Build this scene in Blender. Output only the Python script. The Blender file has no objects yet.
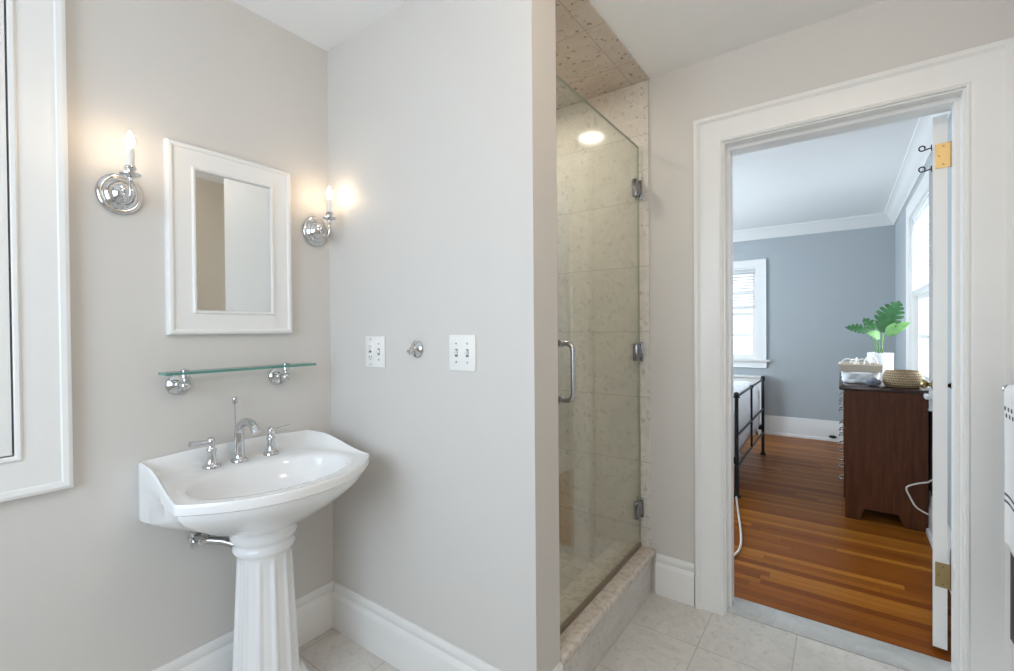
import bpy, bmesh, math, random
from mathutils import Vector, Matrix
R = random.Random(7)
PI = math.pi
S = bpy.context.scene
COL = S.collection

# ------------------------------------------------------------------ camera
EYE = Vector((-.005, .009, 1.222))
yaw, pitch, roll = 0.6295, -0.0094, -0.0083
fw = Vector((-math.sin(yaw) * math.cos(pitch), math.cos(yaw) * math.cos(pitch), math.sin(pitch))); rt = Vector((math.cos(yaw), math.sin(yaw), 0)); up = rt.cross(fw)
r2 = rt * math.cos(roll) + up * math.sin(roll); u2 = up * math.cos(roll) - rt * math.sin(roll)
cam = bpy.data.cameras.new('camera'); co = bpy.data.objects.new('camera', cam); COL.objects.link(co)
M = Matrix((r2, u2, -fw)).transposed().to_4x4(); M.translation = EYE; co.matrix_world = M
cam.sensor_fit = 'HORIZONTAL'; cam.sensor_width = 36; cam.lens = 459.6 / 1014 * 36; cam.shift_y = -1.3 / 1014
cam.clip_start = .02
S.camera = co
# ------------------------------------------------------------------ sky, light, exposure
S.view_settings.view_transform = 'Standard'; S.view_settings.look = 'None'
S.view_settings.gamma = 1; S.view_settings.use_curve_mapping = False
S.view_settings.exposure = 0.0
w = bpy.data.worlds.new('sky'); S.world = w; w.use_nodes = True
w.node_tree.nodes['Background'].inputs[0].default_value = (.90, .95, 1.0, 1)
w.node_tree.nodes['Background'].inputs[1].default_value = 2.3
S.cycles.max_bounces = 12; S.cycles.diffuse_bounces = 6; S.cycles.transparent_max_bounces = 16
S.cycles.glossy_bounces = 6; S.cycles.transmission_bounces = 8
S.cycles.use_denoising = True; S.cycles.sample_clamp_indirect = 6
S.cycles.caustics_reflective = False; S.cycles.caustics_refractive = False

def area(name, loc, direction, sx, sy, power, color, portal=False):
    l = bpy.data.lights.new(name, 'AREA'); l.shape = 'RECTANGLE'; l.size = sx; l.size_y = sy; l.energy = power; l.color = color
    o = bpy.data.objects.new(name, l); COL.objects.link(o); o.location = loc
    o.rotation_euler = Vector(direction).to_track_quat('-Z', 'Y').to_euler()
    if portal: l.cycles.is_portal = True
    return o
# daylight coming through the windows of the two rooms, the left bedroom window being added (the glazing itself is built below)
area('daylight_bath_window', (-.75, -1.10, 1.40), (0, 1, -.18), 1.35, 1.2, 25.5, (.64, .81, 1))
area('added_bedroom_left_light', (-3.26, 4.2, 1.45), (1, 0, 0), 1.4, 1.2, 118, (.74, .87, 1))  # added light to brighten the bedroom, from an unseen window
area('daylight_bedroom_right_window', (1.05, 4.2, 1.28), (-1, 0, 0), .9, 1.15, 42, (.80, .90, 1))
# warm fill light added high in the bathroom, out of view, without a fixture
pl = bpy.data.lights.new('added_bath_fill', 'POINT'); pl.energy = 9.2; pl.color = (1, .83, .66); pl.shadow_soft_size = .12
po = bpy.data.objects.new('added_bath_fill', pl); COL.objects.link(po); po.location = (0, .72, 2.2)

# ------------------------------------------------------------------ material helpers
class NT:
    def __init__(s, name):
        s.m = bpy.data.materials.new(name); s.m.use_nodes = True; s.t = s.m.node_tree
        s.b = s.t.nodes['Principled BSDF']
    def n(s, typ, **kw):
        o = s.t.nodes.new(typ)
        for k, v in kw.items():
            setattr(o, k, v)
        return o
    def link(s, a, b): s.t.links.new(a, b)
    def val(s, sock, v):
        if hasattr(v, 'is_output') or isinstance(v, bpy.types.NodeSocket): s.link(v, sock)
        else: sock.default_value = v
    def math(s, op, a, b=0.0, c=0.0):
        o = s.n('ShaderNodeMath', operation=op)
        s.val(o.inputs[0], a); s.val(o.inputs[1], b); s.val(o.inputs[2], c)
        return o.outputs[0]
    def pos(s):
        g = s.n('ShaderNodeNewGeometry'); x = s.n('ShaderNodeSeparateXYZ'); s.link(g.outputs['Position'], x.inputs[0])
        return g.outputs['Position'], x.outputs
    def objc(s):
        g = s.n('ShaderNodeTexCoord'); x = s.n('ShaderNodeSeparateXYZ'); s.link(g.outputs['Object'], x.inputs[0])
        return g.outputs['Object'], x.outputs
    def comb(s, x, y, z):
        o = s.n('ShaderNodeCombineXYZ'); s.val(o.inputs[0], x); s.val(o.inputs[1], y); s.val(o.inputs[2], z); return o.outputs[0]
    def noise(s, vec, scale, detail=4, rough=.5, dist=0):
        o = s.n('ShaderNodeTexNoise'); s.link(vec, o.inputs['Vector']); o.inputs['Scale'].default_value = scale
        o.inputs['Detail'].default_value = detail; o.inputs['Roughness'].default_value = rough; o.inputs['Distortion'].default_value = dist
        return o.outputs['Fac']
    def ramp(s, fac, stops):
        o = s.n('ShaderNodeValToRGB'); e = o.color_ramp.elements
        while len(e) < len(stops): e.new(.5)
        for el, (p, c) in zip(e, stops): el.position = p; el.color = (*c, 1) if len(c) == 3 else c
        s.link(fac, o.inputs[0]); return o.outputs[0]
    def mix(s, f, a, b, mode='MIX'):
        o = s.n('ShaderNodeMix', data_type='RGBA', blend_type=mode)
        s.val(o.inputs[0], f)
        for i, v in ((6, a), (7, b)):
            if isinstance(v, tuple): o.inputs[i].default_value = (*v, 1)
            else: s.link(v, o.inputs[i])
        return o.outputs[2]
    def bump(s, h, strength=.2, dist=.002):
        o = s.n('ShaderNodeBump'); o.inputs['Strength'].default_value = strength; o.inputs['Distance'].default_value = dist
        s.link(h, o.inputs['Height']); s.link(o.outputs[0], s.b.inputs['Normal'])
    def color(s, c): s.val(s.b.inputs['Base Color'], (*c, 1) if isinstance(c, tuple) else c)
    def set(s, **kw):
        for k, v in kw.items(): s.val(s.b.inputs[k.replace('_', ' ')], v)

def paint(name, c, rough=.6, amp=.03, scale=40, metal=0, bump=.05):
    k = NT(name); p, _ = k.objc()
    n = k.noise(p, scale, 3)
    k.color(k.ramp(n, [(0.25, tuple(x * (1 - amp) for x in c)), (.75, tuple(min(1, x * (1 + amp)) for x in c))]))
    k.set(Roughness=rough, Metallic=metal)
    if bump: k.bump(k.noise(p, scale * 6, 2), bump, .001)
    return k.m

def marble(name, axes, size, offs, base, vein, speck, grout_c, gw=.0035, rough=.3, vscale=5, speck_amt=.5, lines=True, sth=.66):
    """square stone tiles: axes = which world axes run across the face"""
    k = NT(name); p, xyz = k.pos()
    ids = []; edges = []
    for ax, of, sz in zip(axes, offs, size):
        q = k.math('DIVIDE', k.math('SUBTRACT', xyz[ax], of), sz)
        fl = k.math('FLOOR', q); fr = k.math('SUBTRACT', q, fl)
        ed = k.math('MULTIPLY', k.math('MINIMUM', fr, k.math('SUBTRACT', 1.0, fr)), sz)
        ids.append(fl); edges.append(ed)
    wn = k.n('ShaderNodeTexWhiteNoise', noise_dimensions='3D'); k.link(k.comb(ids[0], ids[1], 0.0), wn.inputs['Vector'])
    sh = k.n('ShaderNodeVectorMath', operation='MULTIPLY_ADD')
    k.link(wn.outputs['Color'], sh.inputs[0]); sh.inputs[1].default_value = (9, 9, 9); k.link(p, sh.inputs[2])
    v = sh.outputs[0]
    n1 = k.noise(v, vscale, 8, .62, 1.2)
    vm = k.math('ABSOLUTE', k.math('SUBTRACT', n1, .5))
    c = k.ramp(vm, [(0, vein), (.03, tuple(.5 * (a + b) for a, b in zip(vein, base))), (.11, base)])
    n2 = k.noise(v, vscale * .6, 3)
    c = k.mix(k.math('MULTIPLY', n2, .35), c, tuple(x * .86 for x in base))
    n3 = k.noise(v, 46, 2, .5)
    c = k.mix(k.ramp(n3, [(sth, (0, 0, 0)), (sth + .07, (speck_amt,) * 3)]), c, speck)
    c = k.mix(k.math('MULTIPLY', wn.outputs['Value'], .12), c, tuple(x * .7 for x in base))
    g = k.math('LESS_THAN', k.math('MINIMUM', edges[0], edges[1]), gw / 2)
    if lines:
        c = k.mix(g, c, grout_c)
        k.bump(k.math('SUBTRACT', 1.0, g), .3, .002)
    k.color(c)
    k.set(Roughness=rough)
    return k.m

def chrome(name, c=(.64, .64, .65), rough=.06):
    k = NT(name); p, _ = k.objc(); n = k.noise(p, 60, 2)
    k.color(c); k.set(Metallic=1.0, Roughness=k.math('MULTIPLY_ADD', n, .05, rough - .02))
    return k.m

def clear_glass(name, tint, ior=1.5, strength=1.0):
    k = NT(name); k.t.nodes.remove(k.b)
    tr = k.n('ShaderNodeBsdfTransparent'); tr.inputs[0].default_value = (*tint, 1)
    gl = k.n('ShaderNodeBsdfGlossy'); gl.inputs['Roughness'].default_value = .01
    fr = k.n('ShaderNodeFresnel'); ge = k.n('ShaderNodeNewGeometry')
    k.link(k.math('MULTIPLY_ADD', ge.outputs['Backfacing'], 1 / ior - ior, ior), fr.inputs[0])
    mx = k.n('ShaderNodeMixShader'); k.link(fr.outputs[0], mx.inputs[0]); k.link(tr.outputs[0], mx.inputs[1]); k.link(gl.outputs[0], mx.inputs[2])
    k.link(mx.outputs[0], k.t.nodes['Material Output'].inputs[0])
    return k.m

def emit(name, c, s):
    k = NT(name); k.color(c); k.b.inputs['Emission Color'].default_value = (*c, 1); k.b.inputs['Emission Strength'].default_value = s
    return k.m

def wood(name, dark, light, axis, rough=.35, scale=3):
    k = NT(name); p, xyz = k.objc()
    m = k.n('ShaderNodeMapping'); k.link(p, m.inputs[0]); sc = [22, 22, 22]; sc[axis] = 1.6; m.inputs['Scale'].default_value = sc
    n = k.noise(m.outputs[0], scale, 6, .6, .6)
    k.color(k.ramp(n, [(.3, dark), (.7, light)])); k.set(Roughness=rough); k.bump(n, .05, .001)
    return k.m

def floorboards(name):
    k = NT(name); p, xyz = k.pos()
    W = .046
    q = k.math('DIVIDE', xyz[1], W); row = k.math('FLOOR', q); fr = k.math('SUBTRACT', q, row)
    wn = k.n('ShaderNodeTexWhiteNoise', noise_dimensions='1D'); k.link(row, wn.inputs['W'])
    xo = k.math('DIVIDE', k.math('MULTIPLY_ADD', wn.outputs['Value'], 5.0, xyz[0]), 1.7)
    seg = k.math('FLOOR', xo); fx = k.math('SUBTRACT', xo, seg)
    w2 = k.n('ShaderNodeTexWhiteNoise', noise_dimensions='2D'); k.link(k.comb(row, seg, 0.0), w2.inputs['Vector'])
    m = k.n('ShaderNodeMapping'); k.link(k.comb(k.math('MULTIPLY_ADD', w2.outputs['Value'], 7.0, xyz[0]), xyz[1], row), m.inputs[0]); m.inputs['Scale'].default_value = (1.3, 34, 1)
    g = k.noise(m.outputs[0], 3.0, 6, .65, .3)
    c = k.ramp(w2.outputs['Value'], [(0, (.20, .052, .007)), (.35, (.275, .082, .009)), (.7, (.34, .115, .013)), (1, (.43, .16, .02))])
    c = k.mix(k.ramp(g, [(.38, (.0, .0, .0)), (.75, (.6, .6, .6))]), c, (.15, .040, .009))
    e = k.math('MULTIPLY', k.math('MINIMUM', fr, k.math('SUBTRACT', 1.0, fr)), W)
    e2 = k.math('MULTIPLY', k.math('MINIMUM', fx, k.math('SUBTRACT', 1.0, fx)), 1.7)
    gap = k.math('LESS_THAN', k.math('MINIMUM', e, e2), .0009)
    c = k.mix(gap, c, (.06, .02, .008))
    k.color(c); k.set(Roughness=k.math('MULTIPLY_ADD', g, .12, .26)); k.b.inputs['Specular IOR Level'].default_value = .10; k.bump(k.math('SUBTRACT', 1.0, gap), .25, .001)
    return k.m

MT = {}
MT['greige'] = paint('bath_wall_paint', (.660, .631, .598), .55, .008, 8)
MT['tan'] = paint('tan_wall_color', (.60, .53, .44), .6, .008, 8)
MT['ceil'] = paint('ceiling_paint', (.88, .88, .87), .7, .008, 8)
MT['blue'] = paint('bedroom_wall_paint', (.425, .455, .47), .6, .01, 8)
MT['trim'] = paint('white_trim_paint', (.82, .81, .79), .32, .01, 14, bump=0)
MT['porcelain'] = paint('white_porcelain', (.85, .85, .85), .07, .006, 10, bump=0)
MT['chrome'] = chrome('polished_chrome')
MT['steel'] = chrome('brushed_steel', (.50, .50, .50), .25)
MT['hinge_chrome'] = chrome('hinge_chrome', (.30, .30, .31), .14)
MT['brass'] = chrome('polished_brass', (.36, .265, .125), .34)
MT['oldbrass'] = chrome('aged_brass', (.28, .20, .09), .3)
MT['mirror'] = chrome('mirror_silver', (.86, .88, .87), .02)
MT['shower_glass'] = clear_glass('shower_glass', (.965, .985, .958), 1.62)
MT['pane'] = clear_glass('window_glass', (.97, .98, .98), 1.3)
MT['floor_tile'] = marble('marble_floor_tile', (0, 1), (.305, .305), (-.455, 2.155), (.70, .665, .62), (.61, .58, .54), (.47, .43, .38), (.44, .41, .38), rough=.3, sth=.60)
MT['sh_tile_b'] = marble('shower_wall_tile_x', (0, 2), (.61, .305), (-1.21, -.012), (.77, .735, .675), (.68, .645, .585), (.42, .37, .32), (.52, .48, .43), rough=.13, speck_amt=.5, sth=.60)
MT['sh_tile_l'] = marble('shower_wall_tile_y', (1, 2), (.61, .305), (1.52, -.012), (.77, .735, .675), (.68, .645, .585), (.42, .37, .32), (.52, .48, .43), rough=.13, speck_amt=.5, sth=.60)
MT['sh_ceil'] = marble('shower_ceiling_tile', (0, 1), (.305, .305), (-.80, 1.93), (.62, .55, .475), (.54, .47, .40), (.24, .19, .15), (.40, .33, .27), rough=.25, speck_amt=.85, sth=.61)
MT['sh_floor'] = marble('shower_floor_tile', (0, 1), (.10, .10), (-.72, 2.12), (.72, .66, .57), (.58, .52, .43), (.45, .38, .31), (.42, .36, .29), rough=.35)
MT['curb'] = marble('curb_marble', (0, 1), (9, 9), (-5, -5), (.69, .62, .545), (.60, .53, .46), (.47, .38, .30), (.4, .4, .4), rough=.25, lines=False, speck_amt=.6, sth=.53)
MT['curb_face'] = marble('curb_face_marble', (0, 1), (9, 9), (-5, -5), (.69, .66, .625), (.60, .57, .53), (.48, .43, .38), (.4, .4, .4), rough=.25, lines=False, speck_amt=.5, sth=.60)
MT['saddle'] = marble('saddle_marble', (0, 1), (9, 9), (-5, -5), (.56, .56, .54), (.45, .45, .44), (.40, .40, .39), (.4, .4, .4), rough=.3, lines=False)
MT['boards'] = floorboards('pine_floorboards')
MT['dresser'] = wood('walnut_stain_side', (.062, .018, .006), (.118, .038, .012), 2, .5)
MT['dresser'].node_tree.nodes['Principled BSDF'].inputs['Specular IOR Level'].default_value = .25
MT['dresser_top'] = wood('walnut_stain_top', (.022, .010, .008), (.05, .022, .016), 1, .18)
MT['iron'] = paint('black_iron', (.018, .02, .026), .4, .15, 50, metal=.4)
MT['black'] = paint('black_plastic', (.02, .02, .02), .45, .1, 50)
MT['white_plastic'] = paint('white_plastic', (.85, .84, .81), .35, .005, 20, bump=0)
MT['slot'] = paint('dark_slot', (.16, .15, .14), .6, .02, 20, bump=0)
MT['candle'] = paint('ivory_sleeve', (.86, .83, .77), .5, .01, 30, bump=0)
MT['bulb'] = emit('lit_bulb', (1, .76, .50), 52)
MT['downlight'] = emit('lit_lens', (1, .91, .78), 125)
MT['linen'] = paint('white_linen', (.84, .85, .87), .85, .03, 60, bump=.25)
MT['blind'] = paint('white_blind', (.86, .87, .88), .5, .01, 30, bump=0)
def translucent(m, c, f):
    t = m.node_tree; tr = t.nodes.new('ShaderNodeBsdfTranslucent'); tr.inputs[0].default_value = (*c, 1); mx = t.nodes.new('ShaderNodeMixShader'); mx.inputs[0].default_value = f
    t.links.new(t.nodes['Principled BSDF'].outputs[0], mx.inputs[1]); t.links.new(tr.outputs[0], mx.inputs[2]); t.links.new(mx.outputs[0], t.nodes['Material Output'].inputs[0])
translucent(MT['blind'], (.9, .91, .92), .45)
MT['pot'] = paint('white_ceramic_pot', (.80, .81, .82), .35, .01, 20, bump=0)
MT['soil'] = paint('dark_soil', (.04, .03, .02), .9, .3, 90)
MT['leaf_dark'] = paint('dark_green_leaf', (.045, .16, .05), .4, .3, 30)
MT['leaf_light'] = paint('light_green_leaf', (.22, .45, .15), .42, .2, 30)
MT['stem'] = paint('green_stem', (.12, .28, .08), .5, .2, 30)
MT['rope'] = paint('off_white_rope', (.80, .76, .70), .8, .08, 120, bump=.3)
MT['cord'] = paint('white_cord', (.80, .76, .70), .5, .02, 30, bump=0)
MT['greycloth'] = paint('grey_knit', (.20, .21, .24), .9, .3, 90, bump=.4)

def seagrass():
    k = NT('seagrass_weave'); p, xyz = k.objc()
    ang = k.math('ARCTAN2', xyz[1], xyz[0])
    a = k.math('SINE', k.math('MULTIPLY', xyz[2], 420.0)); b = k.math('SINE', k.math('MULTIPLY_ADD', xyz[2], 160.0, k.math('MULTIPLY', ang, 44.0)))
    h = k.math('MULTIPLY_ADD', a, .5, k.math('MULTIPLY', b, .4))
    c = k.ramp(k.math('MULTIPLY_ADD', h, .5, .5), [(0, (.16, .10, .05)), (.5, (.36, .25, .14)), (1, (.50, .38, .24))])
    k.color(c); k.set(Roughness=.8); k.bump(h, .6, .004); return k.m
MT['seagrass'] = seagrass()
def wicker():
    k = NT('pale_wicker'); p, xyz = k.objc()
    a = k.math('SINE', k.math('MULTIPLY', xyz[2], 500.0)); b = k.math('SINE', k.math('MULTIPLY', k.math('ADD', xyz[0], xyz[1]), 300.0))
    h = k.math('MULTIPLY', a, b)
    k.color(k.ramp(k.math('MULTIPLY_ADD', h, .5, .5), [(0, (.50, .41, .31)), (1, (.72, .63, .53))])); k.set(Roughness=.75); k.bump(h, .5, .003); return k.m
MT['wicker'] = wicker()
def duvet_mat():
    k = NT('sprigged_duvet'); p, xyz = k.objc()
    v = k.n('ShaderNodeTexVoronoi'); k.link(p, v.inputs['Vector']); v.inputs['Scale'].default_value = 9
    n = k.noise(p, 26, 4, .6, 1.5)
    f = k.math('MULTIPLY', k.math('LESS_THAN', v.outputs['Distance'], .34), k.math('GREATER_THAN', n, .54))
    k.color(k.mix(k.math('MULTIPLY', f, .35), (.86, .87, .90), (.25, .30, .42))); k.set(Roughness=.85); k.bump(k.noise(p, 200, 2), .2, .001); return k.m
MT['duvet'] = duvet_mat()
def towel_mat():
    k = NT('striped_white_towel'); p, xyz = k.objc()
    z = xyz[2]
    def band(c, h): return k.math('LESS_THAN', k.math('ABSOLUTE', k.math('SUBTRACT', z, c)), h)
    f = k.math('ADD', band(-.305, .004), band(-.325, .004))
    dash = k.math('GREATER_THAN', k.math('SINE', k.math('MULTIPLY', xyz[1], 190.0)), .0)
    dash2 = k.math('GREATER_THAN', k.math('SINE', k.math('MULTIPLY_ADD', xyz[1], 190.0, 2.2)), .0)
    f = k.math('ADD', f, k.math('MULTIPLY', dash, band(-.050, .006)))
    f = k.math('ADD', f, k.math('MULTIPLY', dash2, band(-.070, .006)))
    k.color(k.mix(k.math('MINIMUM', f, 1.0), (.82, .81, .80), (.10, .10, .11))); k.set(Roughness=.95); k.bump(k.noise(p, 300, 2), .5, .002); return k.m
MT['towel'] = towel_mat()
MT['dark_towel'] = paint('charcoal_terry', (.045, .042, .04), .95, .25, 200, bump=.5)

# ------------------------------------------------------------------ mesh helpers
ROOT = {}
def tag(o, label=None, cat=None, group=None, kind=None):
    if label: o['label'] = label
    if cat: o['category'] = cat
    if group: o['group'] = group
    if kind: o['kind'] = kind
    return o
def thing(name, loc, label=None, cat=None, group=None, kind=None, rz=0):
    o = bpy.data.objects.new(name, None); COL.objects.link(o); o.location = loc; o.empty_display_size = .05
    ROOT[o.name] = Vector(loc); return tag(o, label, cat, group, kind)
class MB:
    def __init__(s): s.bm = bmesh.new()
    def box(s, x0, x1, y0, y1, z0, z1, bev=0, seg=2):
        r = bmesh.ops.create_cube(s.bm, size=1); vs = r['verts']
        for v in vs: v.co = Vector(((x0 + x1) / 2 + v.co.x * (x1 - x0), (y0 + y1) / 2 + v.co.y * (y1 - y0), (z0 + z1) / 2 + v.co.z * (z1 - z0)))
        if bev:
            es = {e for v in vs for e in v.link_edges}
            bmesh.ops.bevel(s.bm, geom=list(es), offset=bev, segments=seg, affect='EDGES', profile=.5)
        return s
    def rings(s, rings, cap0=True, cap1=True, closed=True):
        L = [[s.bm.verts.new(p) for p in r] for r in rings]
        n = len(L[0])
        for a, b in zip(L, L[1:]):
            for i in range(n if closed else n - 1):
                j = (i + 1) % n
                s.bm.faces.new((a[i], a[j], b[j], b[i]))
        if cap0 and closed: s.bm.faces.new(L[0][::-1])
        if cap1 and closed: s.bm.faces.new(L[-1])
        return s
    def lathe(s, prof, c, axis=(0, 0, 1), seg=32, cap=True):
        """prof: (radius, height along axis)"""
        q = Vector(axis).to_track_quat('Z', 'Y'); c = Vector(c)
        rs = [[c + q @ Vector((max(r, .0002) * math.cos(2 * PI * i / seg), max(r, .0002) * math.sin(2 * PI * i / seg), h)) for i in range(seg)] for r, h in prof]
        return s.rings(rs, cap, cap)
    def tube(s, path, r, seg=12, closed=False):
        P = [Vector(p) for p in path]; n = len(P); rs = []
        t0 = (P[1] - P[0]).normalized(); nr = t0.orthogonal().normalized()
        for i in range(n):
            if closed: t = (P[(i + 1) % n] - P[i - 1]).normalized()
            else: t = (P[min(i + 1, n - 1)] - P[max(i - 1, 0)]).normalized()
            nr = (nr - t * nr.dot(t)).normalized(); b = t.cross(nr)
            rr = r[i] if isinstance(r, (list, tuple)) else r
            rs.append([P[i] + (nr * math.cos(2 * PI * k / seg) + b * math.sin(2 * PI * k / seg)) * rr for k in range(seg)])
        if closed: rs.append(rs[0]); return s.rings(rs, False, False)
        return s.rings(rs)
    def ball(s, c, r, seg=20):
        c = Vector(c); r = r if isinstance(r, (list, tuple)) else (r, r, r)
        v = bmesh.ops.create_uvsphere(s.bm, u_segments=seg, v_segments=seg // 2, radius=1)['verts']
        for q in v: q.co = Vector((q.co.x * r[0], q.co.y * r[1], q.co.z * r[2])) + c
        return s
    def prism(s, poly, axis, a0, a1):
        """poly in the two other axes, extruded from a0 to a1 along axis"""
        o = [i for i in range(3) if i != axis]
        def mk(p, a):
            v = [0, 0, 0]; v[o[0]] = p[0]; v[o[1]] = p[1]; v[axis] = a; return v
        return s.rings([[mk(p, a0) for p in poly], [mk(p, a1) for p in poly]])
    def frame(s, org, U, V, N, u0, u1, v0, v1, prof, sides=4):
        """mitred moulding round a rectangle; prof: (outward offset, height); sides=3 leaves the bottom open"""
        org, U, V, N = map(Vector, (org, U, V, N)); rs = []
        for o, h in prof:
            if sides == 4: c = [(u0 - o, v0 - o), (u0 - o, v1 + o), (u1 + o, v1 + o), (u1 + o, v0 - o)]
            else: c = [(u0 - o, v0), (u0 - o, v1 + o), (u1 + o, v1 + o), (u1 + o, v0)]
            rs.append([org + U * a + V * b + N * h for a, b in c])
        if sides == 4: rs.append(rs[0]); s.rings(rs, False, False)
        else:
            rs.append(rs[0]); L = [[s.bm.verts.new(p) for p in r] for r in rs[:-1]]; L.append(L[0])
            for a, b in zip(L, L[1:]):
                for i in range(3): s.bm.faces.new((a[i], a[i + 1], b[i + 1], b[i]))
            s.bm.faces.new([r[0] for r in L[:-1]]); s.bm.faces.new([r[3] for r in L[:-1]][::-1])
        return s
    def grid(s, f, nu, nv, thick=0):
        g = [[s.bm.verts.new(f(i / (nu - 1), j / (nv - 1))) for j in range(nv)] for i in range(nu)]
        for i in range(nu - 1):
            for j in range(nv - 1): s.bm.faces.new((g[i][j], g[i + 1][j], g[i + 1][j + 1], g[i][j + 1]))
        return s
    def build(s, name, mat, parent=None, smooth=40, mods=(), kind=None, label=None):
        bmesh.ops.remove_doubles(s.bm, verts=s.bm.verts, dist=1e-6)
        bmesh.ops.recalc_face_normals(s.bm, faces=s.bm.faces)
        off = Vector((0, 0, 0))
        if parent:
            q = parent
            while q.parent: q = q.parent
            off = ROOT.get(q.name, Vector((0, 0, 0)))
        for v in s.bm.verts: v.co -= off
        me = bpy.data.meshes.new(name); s.bm.to_mesh(me); s.bm.free()
        if smooth:
            for p in me.polygons: p.use_smooth = True
            me.set_sharp_from_angle(angle=math.radians(smooth))
        me.materials.append(MT[mat] if isinstance(mat, str) else mat)
        o = bpy.data.objects.new(name, me); COL.objects.link(o)
        if parent: o.parent = parent
        for typ, kw in mods:
            m = o.modifiers.new(typ.lower(), typ)
            for k, v in kw.items(): setattr(m, k, v)
        if kind: o['kind'] = kind
        if label: o['label'] = label
        return o
def solo(mb, name, mat, loc, label, cat, group=None, smooth=40, mods=()):
    """a thing that is one mesh, with its origin at its base"""
    for v in mb.bm.verts: v.co -= Vector(loc)
    o = mb.build(name, mat, None, smooth, mods); o.location = loc
    return tag(o, label, cat, group)
def copy_tree(o, parent=None):
    c = o.copy(); COL.objects.link(c); c.parent = parent
    for ch in list(o.children): copy_tree(ch, c)
    return c
def struct(mb, name, mat, smooth=30): return mb.build(name, mat, None, smooth, kind='structure')
def sstep(a, b, x):
    t = max(0, min(1, (x - a) / (b - a))); return t * t * (3 - 2 * t)

# ------------------------------------------------------------------ room shell
XS = -1.723       # wall behind the sink
YW = 1.121        # wall with the switches
XP = -.719        # free end of the partition
YP = 1.2575       # shower side of the partition
YD = 2.126        # doorway wall
YB = 2.30         # its bedroom face
XR = .49; YF = -1.0
ZC = 2.378        # bathroom ceiling
OX0, OX1, OZ = -.410, .325, 2.005   # casing opening of the doorway
XBR = .43; YBF = 6.05; XBL = -3.1; ZB = 2.365

struct(MB().box(XS - .12, XR + .12, YF - .12, YD + .10, -.1, 0), 'floor', 'floor_tile')
struct(MB().box(XBL - .12, XBR + .15, YD + .10, YBF + .15, -.1, -.001), 'floor_bedroom', 'boards')
struct(MB().box(XS - .12, XR + .12, YF - .12, YB - .07, ZC, ZC + .12), 'ceiling', 'ceil')
struct(MB().box(XBL - .12, XBR + .15, YB - .0, YBF + .15, ZB, ZB + .12), 'ceiling_bedroom', 'ceil')
struct(MB().box(XS - .12, XS, YF - .12, YB, 0, ZC), 'wall_left', 'greige')
struct(MB().box(XS, XP, YW, YP, 0, ZC), 'wall_partition', 'greige')
struct(MB().box(XR, XR + .12, 1.64, YB - .082, 0, ZC), 'wall_right', 'greige')
struct(MB().box(XR, XR + .12, YF - .12, 1.64, 0, ZC), 'wall_right_near', 'tan')  # near part of the right wall, flush with the rest, in tan
b = MB()     # doorway wall, bathroom half
b.box(XS, OX0 - .02, YD, YD + .082, 0, ZC).box(OX1 + .02, XR, YD, YD + .082, 0, ZC).box(OX0 - .02, OX1 + .02, YD, YD + .082, OZ + .02, ZC)
struct(b, 'wall_doorway', 'greige')
b = MB()     # its bedroom half
b.box(XBL, OX0 - .02, YD + .082, YB, 0, ZC).box(OX1 + .02, XR, YD + .082, YB, 0, ZC).box(OX0 - .02, OX1 + .02, YD + .082, YB, OZ + .02, ZC)
struct(b, 'wall_doorway_bedroom', 'blue')
def wall_x(name, x0, x1, ya, yb, z1, y0, y1, za, zb, mat):      # wall of constant x with a window opening
    b = MB(); b.box(x0, x1, ya, y0, 0, z1).box(x0, x1, y1, yb, 0, z1).box(x0, x1, y0, y1, 0, za).box(x0, x1, y0, y1, zb, z1); struct(b, name, mat)
def wall_y(name, y0, y1, xa, xb, z1, x0, x1, za, zb, mat):
    b = MB(); b.box(xa, x0, y0, y1, 0, z1).box(x1, xb, y0, y1, 0, z1).box(x0, x1, y0, y1, 0, za).box(x0, x1, y0, y1, zb, z1); struct(b, name, mat)
wall_y('wall_rear', YF - .12, YF, XS, XR, ZC, -1.45, -.05, .75, 2.05, 'greige')
wall_y('wall_bedroom_far', YBF, YBF + .15, XBL, XBR + .15, ZB, -1.62, -.797, .848, 1.925, 'blue')
wall_x('wall_bedroom_right', XBR, XBR + .15, YB, YBF, ZB, 3.70, 4.70, .82, 2.06, 'blue')
wall_x('wall_bedroom_left', XBL - .12, XBL, YB, YBF + .15, ZB, 3.45, 4.95, .80, 2.1, 'blue')

# shower lining
struct(MB().box(XS + .0, -.7255, YD - .009, YD + .0, .05, ZC - .01), 'wall_shower_far', 'sh_tile_b')
struct(MB().box(XS + .0, XS + .01, YP, YD - .009, .05, ZC - .01), 'wall_shower_left', 'sh_tile_l')
struct(MB().box(XS + .01, -.80, YP, YP + .009, .05, ZC - .01), 'wall_shower_near', 'sh_tile_b')
struct(MB().box(XS, XP - .003, YP, YD, ZC - .01, ZC), 'ceiling_shower', 'sh_ceil')
struct(MB().box(XS, -.885, YP, YD, 0, .05), 'floor_shower', 'sh_floor')
struct(MB().box(-.885, XP - .001, YP, YD - .001, 0, .17), 'trim_8', 'curb_face')
b = MB(); b.box(-.895, -.702, YP + .001, YD - .002, .17, .205, .011, 3)
struct(b, 'trim_1', 'curb')

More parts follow.
